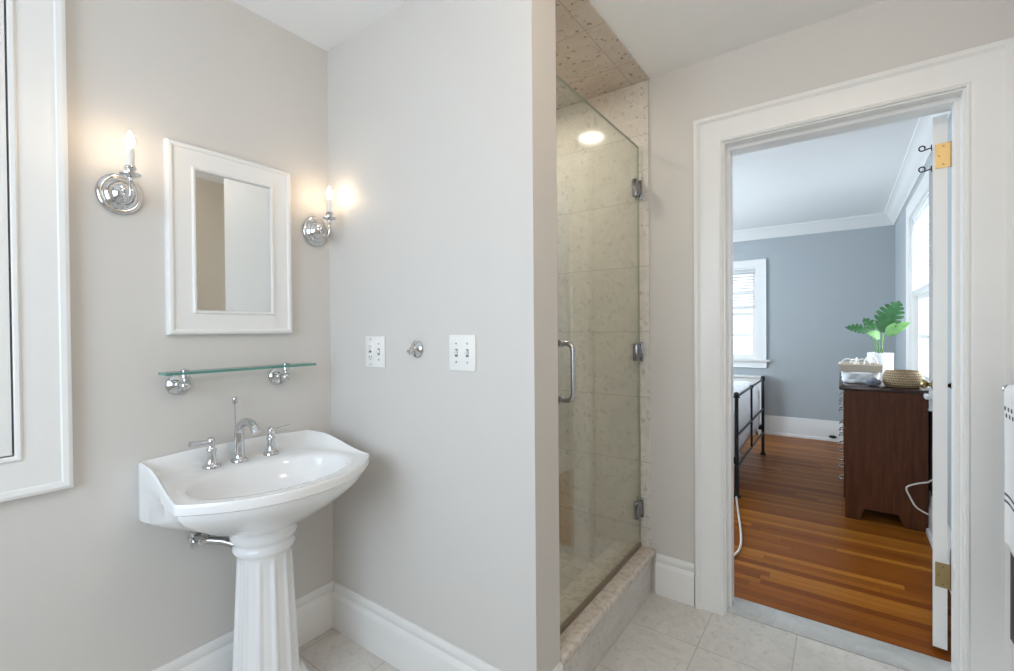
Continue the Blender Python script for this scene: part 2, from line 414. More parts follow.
# baseboards
BP = [(0, .182), (.006, .182), (.011, .172), (.011, .158), (.0075, .146), (.016, .132), (.018, .126), (.018, 0), (0, 0)]
def base(name, a, c, nrm, prof=BP, mat='trim'):
    a, c, n = Vector((*a, 0)), Vector((*c, 0)), Vector((*nrm, 0))
    struct(MB().rings([[a + n * d + Vector((0, 0, z)) for d, z in prof], [c + n * d + Vector((0, 0, z)) for d, z in prof]]), name, mat)
base('baseboard_left', (XS, YF), (XS, YW), (1, 0))
base('baseboard_partition', (XS + .018, YW), (XP + .018, YW), (0, -1))
base('baseboard_partition_end', (XP, YW), (XP, YP - .001), (1, 0))
base('baseboard_doorway_left', (-.7, YD), (OX0 - .12, YD), (0, -1))
base('baseboard_right', (XR, YF), (XR, YD), (-1, 0))
base('baseboard_rear', (XS + .018, YF), (XR - .018, YF), (0, 1))
BB = [(0, .215), (.008, .215), (.013, .2), (.012, .17), (.02, .15), (.02, .03), (.032, .026), (.034, 0), (0, 0)]
base('baseboard_bedroom_far', (XBL, YBF), (XBR, YBF), (0, -1), BB)
base('baseboard_bedroom_right', (XBR, YB + .01), (XBR, YBF - .034), (-1, 0), BB)
# crown moulding of the bedroom
CP = [(0, -.12), (.012, -.12), (.014, -.105), (.03, -.092), (.055, -.055), (.078, -.022), (.09, -.018), (.09, 0), (0, 0)]
def crown(name, a, c, nrm):
    a, c, n = Vector((*a, ZB)), Vector((*c, ZB)), Vector((*nrm, 0))
    struct(MB().rings([[a + n * d + Vector((0, 0, z)) for d, z in CP], [c + n * d + Vector((0, 0, z)) for d, z in CP]]), name, 'trim', 50)
crown('trim_2', (XBL, YBF), (XBR, YBF), (0, -1)); crown('trim_3', (XBR, YB), (XBR, YBF), (-1, 0))

# doorway: casing, jamb with stops, saddle
CAS = [(0, 0), (0, .013), (.006, .017), (.012, .013), (.016, .015), (.088, .018), (.092, .021), (.098, .028), (.111, .028), (.115, .022), (.115, 0)]
b = MB().frame((0, YD, 0), (1, 0, 0), (0, 0, 1), (0, -1, 0), OX0, OX1, 0, OZ, CAS, 3)
struct(b, 'trim_4', 'trim')
b = MB().frame((0, YB, 0), (1, 0, 0), (0, 0, 1), (0, 1, 0), OX0, OX1 , 0, OZ, [(0, 0), (0, .015), (.10, .018), (.10, 0)], 3)
struct(b, 'trim_5', 'trim')
b = MB()
jy0, jy1 = YD - .001, YB + .001
b.box(OX0 - .02, OX0 + .006, jy0, jy1, 0, OZ + .02).box(OX1 - .006, OX1 + .02, jy0, jy1, 0, OZ + .02).box(OX0 + .006, OX1 - .006, jy0, jy1, OZ - .006, OZ + .02)
b.box(OX0 + .006, OX0 + .018, YD + .05, YD + .11, 0, OZ - .006).box(OX1 - .018, OX1 - .006, YD + .05, YD + .11, 0, OZ - .006).box(OX0 + .018, OX1 - .018, YD + .05, YD + .11, OZ - .02, OZ - .006)
struct(b, 'trim_6', 'trim')
b = MB(); b.prism([(2.150, -.02), (2.150, .004), (2.166, .012), (2.272, .012), (2.286, .004), (2.286, -.02)], 0, OX0 + .006, OX1 - .006)
struct(b, 'trim_7', 'saddle')

# door leaf, opened past square into the bedroom
HX, HY = OX1 - .014, YB + .008         # hinge side
LW, LH, LT = .715, 1.992, .040
ang = math.radians(83.2)               # leaf direction measured from +x
dl = Vector((math.cos(ang), math.sin(ang), 0)); dn = Vector((-math.sin(ang), math.cos(ang), 0))   # dn points to the left
door = thing('door_1', (HX, HY, 0), kind='structure')
def dpt(u, n, z): return Vector((HX, HY, 0)) + dl * u + dn * n + Vector((0, 0, z))
def dbox(mb, u0, u1, n0, n1, z0, z1): return mb.rings([[dpt(u, n, z0) for u, n in ((u0, n0), (u1, n0), (u1, n1), (u0, n1))], [dpt(u, n, z1) for u, n in ((u0, n0), (u1, n0), (u1, n1), (u0, n1))]])
b = MB(); zb = .032
for u0, u1, z0, z1 in ((0, .11, zb, LH), (LW - .11, LW, zb, LH), (.11, LW - .11, zb, .24), (.11, LW - .11, .80, .95), (.11, LW - .11, LH - .12, LH)): dbox(b, u0, u1, .004, .004 + LT, z0, z1)
b.build('leaf_frame', 'trim', door, 30)
for z0, z1 in ((.24, .80), (.95, LH - .12)):
    dbox(MB(), .11, LW - .11, .016, .034, z0, z1).build('door_panel', 'trim', door, 30)
for zc in (1.845, .305):
    b = MB(); dbox(b, -.003, 0, -.004, .037, zc - .045, zc + .045)
    h = b.build('hinge', 'brass', door, 30)
    b = MB(); b.lathe([(.0005, -.054), (.005, -.05), (.0068, -.045), (.0068, .045), (.005, .05), (.0005, .054)], dpt(-.003, -.010, zc), seg=14); h2 = b.build('hinge_pin', 'brass', h, 40)
    b = MB()
    for du, dz in ((.010, .033), (.022, 0), (.010, -.033)): b.lathe([(.0035, 0), (.0035, .0015), (.001, .002)], dpt(-.003, du + .006, zc + dz), -dl, 10)
    b.build('screw', 'oldbrass', h, 40, label='dark screw heads')
    b = MB(); b.box(OX1 - .0075, OX1 - .0055, YB - .035, YB + .002, zc - .045, zc + .045)
    b.build('hinge_plate', 'brass', h, 30)
for sgn, n0 in ((1, .004 + LT), (-1, .004)):
    b = MB(); b.lathe([(.024, 0), (.024, .003), (.009, .006), (.008, .014), (.012, .019), (.021, .026), (.023, .034), (.017, .042), (.001, .045)], dpt(LW - .06, n0, .945), dn * sgn, 24)
    b.build('knob', 'oldbrass', door, 50)

# ------------------------------------------------------------------ windows
def window_y(name, y, sgn, x0, x1, z0, z1, cols, rows, wall_t=.15, stool=True):
    """window in a wall of constant y; the room lies on the side sgn of it"""
    t = thing(name, ((x0 + x1) / 2, y, z0), kind='structure')
    N = (0, sgn, 0)
    b = MB().frame((0, y, 0), (1, 0, 0), (0, 0, 1), N, x0, x1, z0, z1, [(0, 0), (0, .016), (.076, .02), (.090, .026), (.090, 0)], 4); b.build('casing', 'trim', t, 30)
    b = MB().frame((0, y, 0), (1, 0, 0), (0, 0, 1), N, x0 + .02, x1 - .02, z0 + .02, z1 - .02, [(0, 0), (.02, 0), (.02, -wall_t), (0, -wall_t)], 4); b.build('window_frame', 'trim', t, 30)
    if stool: MB().box(x0 - .13, x1 + .13, y - .0 if sgn > 0 else y - .045, y + .045 if sgn > 0 else y, z0 - .02, z0 + .006, .005).build('window_sill', 'trim', t)
    zm = (z0 + z1) / 2
    for k, (a, c, dd) in enumerate(((z0 + .02, zm + .02, .06), (zm - .02, z1 - .02, .095))):
        yy = y - sgn * dd
        f = MB().frame((0, yy, 0), (1, 0, 0), (0, 0, 1), N, x0 + .06, x1 - .06, a + .04, c - .04, [(0, -.015), (0, .015), (.04, .015), (.04, -.015)], 4)
        for i in range(1, cols):
            xx = x0 + .06 + (x1 - x0 - .12) * i / cols; f.box(xx - .013, xx + .013, yy - .012, yy + .012, a + .04, c - .04)
        for i in range(1, rows):
            zz = a + .04 + (c - a - .08) * i / rows; f.box(x0 + .06, x1 - .06, yy - .011, yy + .011, zz - .013, zz + .013)
        fo = f.build('sash', 'trim', t, 30)
        MB().box(x0 + .055, x1 - .055, yy - .002, yy + .002, a + .035, c - .035).build('pane', 'pane', fo, 0)
    return t
def window_x(name, x, sgn, y0, y1, z0, z1, cols, rows, wall_t=.15, set_=.050):
    t = thing(name, (x, (y0 + y1) / 2, z0), kind='structure')
    N = (sgn, 0, 0)
    MB().frame((x, 0, 0), (0, 1, 0), (0, 0, 1), N, y0, y1, z0, z1, [(0, 0), (0, .016), (.076, .02), (.090, .026), (.090, 0)], 4).build('casing', 'trim', t, 30)
    MB().frame((x, 0, 0), (0, 1, 0), (0, 0, 1), N, y0 + .02, y1 - .02, z0 + .02, z1 - .02, [(0, 0), (.02, 0), (.02, -wall_t), (0, -wall_t)], 4).build('window_frame', 'trim', t, 30)
    MB().box(x - .045 if sgn < 0 else x, x if sgn < 0 else x + .045, y0 - .13, y1 + .13, z0 - .02, z0 + .006, .005).build('window_sill', 'trim', t)
    zm = (z0 + z1) / 2
    for a, c, dd in ((z0 + .02, zm + .02, set_), (zm - .02, z1 - .02, set_ + .034)):
        xx = x - sgn * dd
        f = MB().frame((xx, 0, 0), (0, 1, 0), (0, 0, 1), N, y0 + .06, y1 - .06, a + .04, c - .04, [(0, -.015), (0, .015), (.04, .015), (.04, -.015)], 4)
        for i in range(1, cols):
            yy = y0 + .06 + (y1 - y0 - .12) * i / cols; f.box(xx - .012, xx + .012, yy - .009, yy + .009, a + .04, c - .04)
        for i in range(1, rows):
            zz = a + .04 + (c - a - .08) * i / rows; f.box(xx - .011, xx + .011, y0 + .06, y1 - .06, zz - .013, zz + .013)
        fo = f.build('sash', 'trim', t, 30)
        MB().box(xx - .002, xx + .002, y0 + .055, y1 - .055, a + .035, c - .035).build('pane', 'pane', fo, 0)
    return t
window_y('window_1', YBF, -1, -1.62, -.797, .848, 1.925, 3, 2)
window_x('window_2', XBR, -1, 3.70, 4.70, .82, 2.06, 3, 2)
window_y('window_3', YF, 1, -1.45, -.05, .75, 2.05, 2, 1, .12)
window_x('added_window_4', XBL, 1, 3.45, 4.95, .80, 2.1, 3, 2, .12)  # unseen window added to let light into the bedroom

# blinds, each half lowered
t = thing('window_blind', (-1.22, YBF + .03, 1.455), 'half-lowered white slatted blind in the far bedroom window above the radiator cover', 'blind')
MB().box(-1.598, -.820, YBF + .012, YBF + .042, 1.868, 1.903, .003).build('head_rail', 'blind', t)
b = MB()
for i in range(11):
    z = 1.858 - i * .034; b.rings([[(-1.59, YBF + .012, z - .009), (-1.59, YBF + .042, z + .009), (-1.59, YBF + .042, z + .0115), (-1.59, YBF + .012, z - .0065)], [(-.826, YBF + .012, z - .009), (-.826, YBF + .042, z + .009), (-.826, YBF + .042, z + .0115), (-.826, YBF + .012, z - .0065)]])
b.build('slats', 'blind', t)
MB().box(-1.59, -.826, YBF + .012, YBF + .042, 1.445, 1.485, .004).build('bottom_rail', 'trim', t)
t = thing('window_blind', (XBR + .017, 4.2, 1.46), 'white slatted blind over the upper half of the window beside the dresser', 'blind')
MB().box(XBR + .004, XBR + .030, 3.725, 4.675, 2.0, 2.04, .003).build('head_rail', 'blind', t)
b = MB()
for i in range(16):
    z = 1.985 - i * .031; b.rings([[(XBR + .004, 3.73, z - .009), (XBR + .030, 3.73, z + .009), (XBR + .030, 3.73, z + .0115), (XBR + .004, 3.73, z - .0065)], [(XBR + .004, 4.67, z - .009), (XBR + .030, 4.67, z + .009), (XBR + .030, 4.67, z + .0115), (XBR + .004, 4.67, z - .0065)]])
b.build('slats', 'blind', t)
MB().box(XBR + .004, XBR + .030, 3.73, 4.67, 1.448, 1.494, .004).build('bottom_rail', 'trim', t)

# ------------------------------------------------------------------ pedestal sink
CY = .735
sink = thing('pedestal_sink', (XS + .22, CY, 0), 'white porcelain pedestal sink with scalloped back standing in the corner', 'sink')
NT_ = 160
bc = (XS + .287, CY)     # bowl centre
def outline():
    pts = []
    def add(d, s): pts.append((XS + .002 + d, CY + s))
    for i in range(40): add(0, -.270 + .552 * i / 39)
    for i in range(1, 30):
        q = i / 30; add(.365 * q, .282 + .004 * math.sin(q * PI) * -1 + .016 * q)
    for i in range(60):
        s = .298 - .590 * i / 59; add(.365 + .148 * (1 - (abs(s) / .298) ** 2.3), s)
    for i in range(1, 30):
        q = 1 - i / 30; add(.365 * q, -(.270 - .004 * math.sin(q * PI) + .022 * q))
    return pts
OUT = outline()
AN = sorted([(math.atan2(y - bc[1], x - bc[0]), x, y) for x, y in OUT])
def at_angle(a):
    a = (a + PI) % (2 * PI) - PI
    for i in range(len(AN)):
        p, q = AN[i - 1], AN[i]
        a0, a1 = p[0], q[0]; aa = a
        if i == 0:
            a0 -= 2 * PI
            if aa > a1: aa -= 2 * PI
        if a0 <= aa <= a1:
            f = (aa - a0) / max(a1 - a0, 1e-9); return Vector((p[1] + (q[1] - p[1]) * f, p[2] + (q[2] - p[2]) * f, 0))
    return Vector((AN[0][1], AN[0][2], 0))
angs = [2 * PI * i / NT_ for i in range(NT_)]
O = [at_angle(a) for a in angs]
E_ = []
for a in angs:
    ra, rb = .158, .228
    r = 1 / ((abs(math.cos(a)) / ra) ** 2.2 + (abs(math.sin(a)) / rb) ** 2.2) ** (1 / 2.2)
    E_.append(Vector((bc[0] + r * math.cos(a), bc[1] + r * math.sin(a), 0)))
BC = Vector((bc[0], bc[1], 0))
def rise(p):
    d = p.x - XS; s = abs(p.y - CY)
    return .044 * (1 - sstep(.10, .36, d)) + .007 * (1 - sstep(.10, .27, s)) * (1 - sstep(.0, .06, d))
def inset(p, k): return p + (BC - p).normalized() * (k * sstep(.02, .38, p.x - XS))
rings = []
for k, z in ((.08, .662), (.3, .664), (.55, .674), (.75, .692), (.88, .718), (.96, .745), (1.0, .768)):
    rings.append([BC + (e - BC) * k + Vector((0, 0, z)) for e in E_])
for t_, z, kr in ((.05, .778, 0), (.12, .783, 0), (.45, .786, .02), (.66, .786, .10), (.80, .787, .40), (.90, .788, .85), (.96, .790, 1.0), (.985, .788, 1), (1.0, .781, 1)):
    rings.append([e.lerp(o, t_) + Vector((0, 0, z + kr * rise(o))) for e, o in zip(E_, O)])
rings.append([o + Vector((0, 0, .770 + .8 * rise(o))) for o in O])
def zap(o): return .668 + (.752 - .668) * sstep(.02, .40, o.x - XS)
rings.append([o + Vector((0, 0, .764)) for o in O])
rings.append([inset(o, .010) + Vector((0, 0, .758)) for o in O])
PC = Vector((XS + .175, CY + .022, 0))
PED = []
for o in O:
    d = (o - PC).normalized(); PED.append(PC + d * .104)
for v in (0, .10, .22, .36, .5, .64, .78, .9, 1.0):
    rr = []
    for o, pd in zip(O, PED):
        a = inset(o, .012); z0 = zap(o) - .004
        h = 1 - math.cos(v * PI / 2) ** 1.0 if False else v ** 1.25
        z = z0 + (.592 - z0) * (v ** .92)
        # stay on the wall at the back
        p = a.lerp(pd, h); p.x = max(p.x, XS + .002)
        rr.append(p + Vector((0, 0, z)))
    rings.append(rr)
MB().rings(rings).build('basin', 'porcelain', sink, 45)
b = MB(); b.lathe([(.024, 0), (.024, .003), (.017, .004), (.016, .001), (.001, .0015)], (bc[0], bc[1], .6618), seg=24); b.build('drain', 'chrome', sink)
# fluted pedestal
def ped_ring(r, z, flute=0, sq=0, n=144):
    out = []
    for i in range(n):
        a = 2 * PI * i / n; rr = r
        if sq:
            m = max(abs(math.cos(a)), abs(math.sin(a))); rr = r * (1 - sq) + sq * min(r / m, r * 1.2)
        if flute:
            c = abs(math.sin(a * 6 + PI / 4)); rr *= 1 - flute * (1 - (1 - c) ** 2.0) ** .5 if False else 1 - flute * sstep(.12, .75, c)
        out.append(PC + Vector((rr * math.cos(a), rr * math.sin(a), z)))
    return out
rings = [ped_ring(r, z, f, s) for r, z, f, s in (
    (.128, 0, 0, 1), (.130, .004, 0, 1), (.130, .038, 0, 1), (.126, .045, 0, 1), (.117, .05, 0, .6), (.120, .058, 0, .3), (.120, .068, 0, 0), (.113, .076, 0, 0),
    (.104, .084, 0, 0), (.101, .10, 0, 0), (.1005, .112, .06, 0), (.099, .14, .08, 0), (.087, .40, .08, 0), (.083, .478, .07, 0), (.082, .492, .03, 0), (.082, .503, 0, 0), (.085, .510, 0, 0), (.092, .517, 0, 0), (.094, .527, 0, 0),
    (.090, .535, 0, 0), (.087, .541, 0, 0), (.090, .549, 0, 0), (.098, .557, 0, 0), (.100, .568, 0, 0), (.096, .576, 0, 0), (.098, .585, 0, 0), (.107, .605, 0, 0))]
MB().rings(rings).build('pedestal', 'porcelain', sink, 50)

# faucet set
FX, FZ = XS + .072, .7895; FY = CY - .008
fa = thing('faucet', (FX, FY, FZ), 'polished chrome arched faucet with two lever handles on the white sink', 'faucet')
ESC = [(.0255, -.006), (.0255, .003), (.023, .006), (.0185, .008), (.0165, .012)]
sp = MB(); sp.lathe(ESC + [(.0155, .02), (.014, .03)], (FX, FY, FZ), seg=24)
path = []; rad = []
for i in range(7): path.append((FX, FY, FZ + .02 + .075 * i / 6)); rad.append(.0165 - .002 * i / 6)
for i in range(1, 19):
    a = PI - i * (PI * .88) / 18; path.append((FX + .063 + .063 * math.cos(a), FY, FZ + .090 + .046 * math.sin(a))); rad.append(.0145 - .002 * i / 18 + (.0015 if i > 15 else 0))
sp.tube(path, rad, 16)
sp.build('spout', 'chrome', fa, 60)
for sg in (-1, 1):
    hb = MB(); yy = CY + .003 + sg * .096
    hb.lathe(ESC + [(.0135, .02), (.0125, .045), (.0145, .049), (.0145, .056), (.0105, .06), (.0095, .072), (.011, .076), (.0105, .088), (.006, .093), (.0005, .095)], (FX, yy, FZ), seg=24)
    h = hb.build('handle', 'chrome', fa, 50)
    MB().tube([(FX, yy, FZ + .08), (FX + .002, yy + sg * .02, FZ + .081), (FX + .006, yy + sg * .045, FZ + .083), (FX + .009, yy + sg * .064, FZ + .085)], [.0055, .0065, .0078, .0085], 12).build('lever', 'chrome', h, 60)
b = MB(); b.tube([(FX - .034, FY + .003, FZ - .005), (FX - .034, FY + .003, FZ + .20)], .0022, 10); b.lathe([(.0005, .186), (.0075, .189), (.0085, .2), (.008, .208), (.0005, .212)], (FX - .034, FY + .003, FZ), seg=16)
b.build('lift_rod', 'chrome', fa, 50)

# shut-off valve and supply under the basin
vx = thing('shutoff_valve', (XS, .62, .545), 'chrome shut-off valve and supply tube on wall beneath the sink', 'valve')
b = MB(); b.lathe([(.024, .0), (.024, .004), (.012, .010), (.010, .03), (.013, .032), (.013, .055), (.009, .058), (.009, .062)], (XS, .62, .55), (1, 0, 0), 20); b.build('valve_body', 'chrome', vx)
b = MB(); b.ball((XS + .05, .595, .55), (.012, .008, .018)); b.tube([(XS + .05, .62, .55), (XS + .05, .597, .55)], .006); b.build('valve_handle', 'chrome', vx)
b = MB(); b.tube([(XS + .045, .62, .55), (XS + .06, .645, .545), (XS + .09, .67, .54), (XS + .12, .69, .53)], [.010, .012, .012, .012], 14); b.tube([(XS + .045, .635, .55), (XS + .07, .648, .60), (XS + .072, .655, .655)], .0045)
b.build('supply_tube', 'steel', vx)

# ------------------------------------------------------------------ glass shelf
SZ = 1.098
sh = thing('glass_shelf', (XS, CY, SZ - .03), 'narrow clear glass shelf on two chrome posts above the sink', 'shelf')
MT['shelf_clear'] = clear_glass('shelf_face_glass', (.93, .98, .965)); k = NT('shelf_glass'); k.color((.10, .27, .23)); k.set(Roughness=.15)
MT['shelf_glass'] = k.m
sg_ = MB().box(XS + .040, XS + .108, .512, .990, SZ - .004, SZ + .004).build('glass_panel', 'shelf_clear', sh, 0)
sg_.data.materials.append(MT['shelf_glass'])
for p in sg_.data.polygons:
    if abs(p.normal.z) < .5: p.material_index = 1
for yy in (.575, .897):
    b = MB(); zc = SZ - .042
    b.lathe([(.033, 0), (.034, .003), (.0325, .007), (.026, .011), (.022, .015), (.0125, .018), (.0085, .022), (.0075, .045), (.0085, .048)], (XS, yy, zc), (1, 0, 0), 28)
    br = b.build('bracket', 'chrome', sh, 50)
    b = MB(); b.ball((XS + .062, yy, zc), .0155)
    b.lathe([(.006, 0), (.0055, .012), (.0055, .022), (.012, .026), (.012, .0378)], (XS + .062, yy, zc + .0), (0, 0, 1), 18)
    b.lathe([(.012, 0), (.012, .003), (.006, .006), (.0005, .007)], (XS + .062, yy, SZ + .0042), (0, 0, 1), 18)
    b.build('clamp', 'chrome', br, 50)

# ------------------------------------------------------------------ mirror cabinet
mz0, mz1, my0, my1 = 1.220, 1.826, .548, .947
mc = thing('medicine_cabinet', (XS, CY, mz0), 'white framed mirror cabinet hung above the glass shelf between two sconces', 'mirror')
gy0, gy1, gz0, gz1 = .626, .866, 1.295, 1.748
b = MB().frame((XS, 0, 0), (0, 1, 0), (0, 0, 1), (1, 0, 0), gy0, gy1, gz0, gz1, [(0, 0), (0, .022), (.003, .027), (.008, .028), (.011, .024), (.012, .022), (.062, .022), (.064, .026), (.068, .028), (.075, .027), (.080, .020), (.080, 0)], 4)
b.build('frame', 'trim', mc, 30)
MB().box(XS + .001, XS + .0185, gy0 - .002, gy1 + .002, gz0 - .002, gz1 + .002).build('mirror_glass', 'mirror', mc, 0)

# ------------------------------------------------------------------ sconces
def sconce(y, z, label):
    t = thing('wall_sconce', (XS, y, z), label, 'lamp', 'candle sconces either side of the mirror')
    b = MB(); b.lathe([(.058, 0), (.060, .004), (.058, .009), (.050, .012), (.047, .011), (.044, .016), (.036, .022), (.033, .021), (.027, .030), (.018, .037), (.008, .041), (.0005, .042)], (XS, y, z), (1, 0, 0), 40)
    for v in b.bm.verts: v.co.y = y + (v.co.y - y) * .91
    b.build('backplate', 'chrome', t, 50)
    b = MB(); path = [(XS + .038, y, z)]
    cx = XS + .102
    for i in range(13):
        a = -PI + i * PI / 12
        path.append((XS + .076 + .026 * math.cos(a), y, z - .012 + .022 * math.sin(a)))
    path += [(cx, y, z), (cx, y, z + .018)]
    b.tube(path, [.005] + [.0048] * (len(path) - 1), 12); b.ball((XS + .045, y, z + .004), .009)
    b.build('arm', 'chrome', t, 60)
    b = MB(); b.lathe([(.006, 0), (.008, .004), (.006, .008), (.007, .014), (.016, .018), (.0245, .022), (.025, .025), (.017, .0265), (.010, .028), (.010, .034), (.013, .038), (.0145, .042), (.0135, .043), (.0125, .04), (.0125, .046)], (cx, y, z + .014), (0, 0, 1), 28)
    b.build('drip_cup', 'chrome', t, 50)
    MB().lathe([(.0100, 0), (.0100, .055), (.0085, .057), (.0005, .057)], (cx, y, z + .054), (0, 0, 1), 20).build('candle_sleeve', 'candle', t, 40)
    MB().lathe([(.005, 0), (.0075, .006), (.0105, .015), (.0108, .021), (.0085, .031), (.0045, .041), (.0005, .048)], (cx, y, z + .1122), (0, 0, 1), 18).build('bulb', 'bulb', t, 60, label='lit flame shaped bulb')
    return t
sc = sconce(.436, 1.630, 'lit chrome candle sconce left of the mirror, next to the white wall cupboard')
s2 = copy_tree(sc); s2.location = (XS, 1.057, 1.626); s2['label'] = 'lit chrome candle sconce right of the mirror, near the wall corner'

# ------------------------------------------------------------------ wall cupboard at the left edge
cb = thing('wall_cupboard', (XS, -.06, .797), 'tall white wall cupboard with beaded face frame left of the sink', 'cabinet')
MB().frame((XS, 0, 0), (0, 1, 0), (0, 0, 1), (1, 0, 0), -.33, .212, .912, 2.14, [(0, 0), (0, .024), (.004, .027), (.010, .028), (.014, .025), (.015, .022), (.086, .022), (.089, .027), (.100, .030), (.108, .027), (.110, .020), (.110, 0)], 4).build('face_frame', 'trim', cb, 30)
MB().box(XS, XS + .008, -.33, .206, .917, 2.14).build('back_panel', 'trim', cb, 0)
b = MB().frame((XS, 0, 0), (0, 1, 0), (0, 0, 1), (1, 0, 0), -.25, .1295, .994, 2.06, [(0, .008), (0, .018), (.006, .024), (.078, .024), (.078, .008)], 4)
b.box(XS + .008, XS + .017, -.252, .132, .992, 2.062)
dr = b.build('door', 'trim', cb, 30)
MB().lathe([(.006, 0), (.006, .012), (.013, .018), (.013, .024), (.006, .028), (.0005, .029)], (XS + .024, -.29, 1.45), (1, 0, 0), 18).build('knob', 'chrome', dr)

# ------------------------------------------------------------------ plates on the partition
def plate(x, z, label, left):
    t = thing('switch_plate', (x, YW, z), label, 'switch')
    MB().box(x - .056, x + .056, YW - .006, YW, z - .058, z + .058, .0025, 2).build('plate', 'white_plastic', t)
    for k, dx in enumerate((-.0235, .0235)):
        if k == 0 and left == 'outlet':
            MB().box(x + dx - .017, x + dx + .017, YW - .0085, YW - .005, z - .034, z + .034, .0015).build('receptacle', 'white_plastic', t)
            b = MB()
            for dz in (-.02, .02):
                b.box(x + dx - .007, x + dx - .0045, YW - .0089, YW - .008, z + dz - .005, z + dz + .005); b.box(x + dx + .0045, x + dx + .007, YW - .0089, YW - .008, z + dz - .005, z + dz + .005)
                b.lathe([(.0025, 0), (.0025, .0009), (.0005, .001)], (x + dx, YW - .008, z + dz - .010), (0, -1, 0), 10)
            b.box(x + dx - .007, x + dx + .007, YW - .0091, YW - .008, z - .004, z + .004)
            b.build('slot', 'slot', t, 0, label='dark slots and buttons')
        else:
            MB().box(x + dx - .0055, x + dx + .0055, YW - .0068, YW - .005, z - .0125, z + .0125).build('toggle_slot', 'slot', t, 0, label='dark toggle opening')
            MB().rings([[(x + dx - .0045, YW - .005, z - .008), (x + dx + .0045, YW - .005, z - .008), (x + dx + .0045, YW - .005, z + .006), (x + dx - .0045, YW - .005, z + .006)], [(x + dx - .0038, YW - .017, z + .003), (x + dx + .0038, YW - .017, z + .003), (x + dx + .0038, YW - .016, z + .011), (x + dx - .0038, YW - .016, z + .011)]]).build('toggle', 'white_plastic', t, 30)
        for dz in (-.03, .03) if not (k == 0 and left == 'outlet') else (-.048, .048):
            MB().lathe([(.003, 0), (.003, .001), (.001, .0015)], (x + dx, YW - .006, z + dz), (0, -1, 0), 10).build('screw', 'steel', t)
    return t
plate(-1.428, 1.144, 'white two-gang plate with outlet and toggle, nearest the corner', 'outlet')
plate(-.991, 1.149, 'white plate with two toggle switches right of the chrome hook', 'toggle')
rh = thing('robe_hook', (-1.203, YW, 1.158), 'small round chrome hook on the wall between the two switch plates', 'hook')
MB().lathe([(.030, 0), (.031, .003), (.028, .007), (.022, .009), (.019, .013), (.012, .017), (.009, .024), (.009, .028)], (-1.203, YW, 1.158), (0, -1, 0), 28).build('rosette', 'chrome', rh, 50)
MB().tube([(-1.203, YW - .022, 1.158), (-1.203, YW - .028, 1.150), (-1.203, YW - .034, 1.145), (-1.203, YW - .039, 1.149), (-1.203, YW - .040, 1.157)], [.008, .007, .0065, .0065, .0075], 12).build('hook', 'chrome', rh, 60)

# ------------------------------------------------------------------ shower door
GX = -.77
sd = thing('shower_door', (GX, 1.69, .205), 'frameless clear glass shower door with chrome hinges and bar handle', 'shower door')
MB().box(GX - .005, GX + .005, YP + .012, YD - .022, .218, 2.065).build('glass_panel', 'shower_glass', sd, 0)
kk = NT('polished_glass_edge'); kk.color((.38, .42, .36)); kk.set(Roughness=.15); pane_ = [c for c in sd.children if c.name.startswith('glass_panel')][0]
pane_.data.materials.append(kk.m)
for p in pane_.data.polygons:
    if abs(p.normal.x) < .5: p.material_index = 1
kk = NT('sweep_vinyl'); kk.color((.20, .155, .11)); kk.set(Roughness=.35); MT['sweep'] = kk.m
MB().box(GX - .008, GX + .008, YP + .012, YD - .022, .2045, .219, .002).build('sweep', 'sweep', sd, 30, label='dark sweep along the bottom edge')
for z in (1.868, 1.115, .385):
    b = MB(); b.box(GX - .012, GX + .012, YD - .075, YD - .034, z - .04, z + .04, .004); b.box(GX - .014, GX + .014, YD - .046, YD - .026, z - .025, z + .025, .004)
    h = b.build('hinge', 'hinge_chrome', sd, 30)
    MB().box(GX - .016, GX + .016, YD - .02, YD - .009, z - .045, z + .045, .003).build('wall_plate', 'hinge_chrome', h, 30)
    MB().lathe([(.008, -.03), (.009, -.028), (.009, .028), (.008, .03)], (GX, YD - .026, z), (0, 0, 1), 16).build('hinge_pin', 'chrome', h, 40)
for sg in (1, -1):
    b = MB(); x0 = GX + sg * .005; yy = 1.363; z0, z1 = .985, 1.175
    p = [(x0, yy, z0)]
    for i in range(7):
        a = -PI / 2 + i * PI / 12; p.append((x0 + sg * (.018 + .025 * math.cos(a)), yy, z0 + .025 + .025 * math.sin(a)))
    for i in range(7):
        a = i * PI / 12; p.append((x0 + sg * (.018 + .025 * math.cos(a)), yy, z1 - .025 + .025 * math.sin(a)))
    p.append((x0, yy, z1))
    b.tube(p, .0085, 14)
    for z in (z0, z1): b.lathe([(.014, 0), (.014, .003), (.010, .004)], (x0, yy, z), (sg, 0, 0), 18)
    b.build('handle', 'steel', sd, 50)
# recessed lamp in the shower ceiling
rl = thing('recessed_light', (-1.21, 1.70, ZC - .01), 'round recessed lamp glowing in the tiled shower ceiling', 'lamp')
MB().lathe([(.062, 0), (.085, 0), (.085, .004), (.066, .008), (.062, .004)], (-1.21, 1.70, ZC - .0105), (0, 0, -1), 36, cap=False).build('trim_ring', 'white_plastic', rl)
MB().lathe([(.062, 0), (.060, .002), (.001, .002)], (-1.21, 1.70, ZC - .0105), (0, 0, -1), 36).build('lens', 'downlight', rl, label='glowing warm lens')

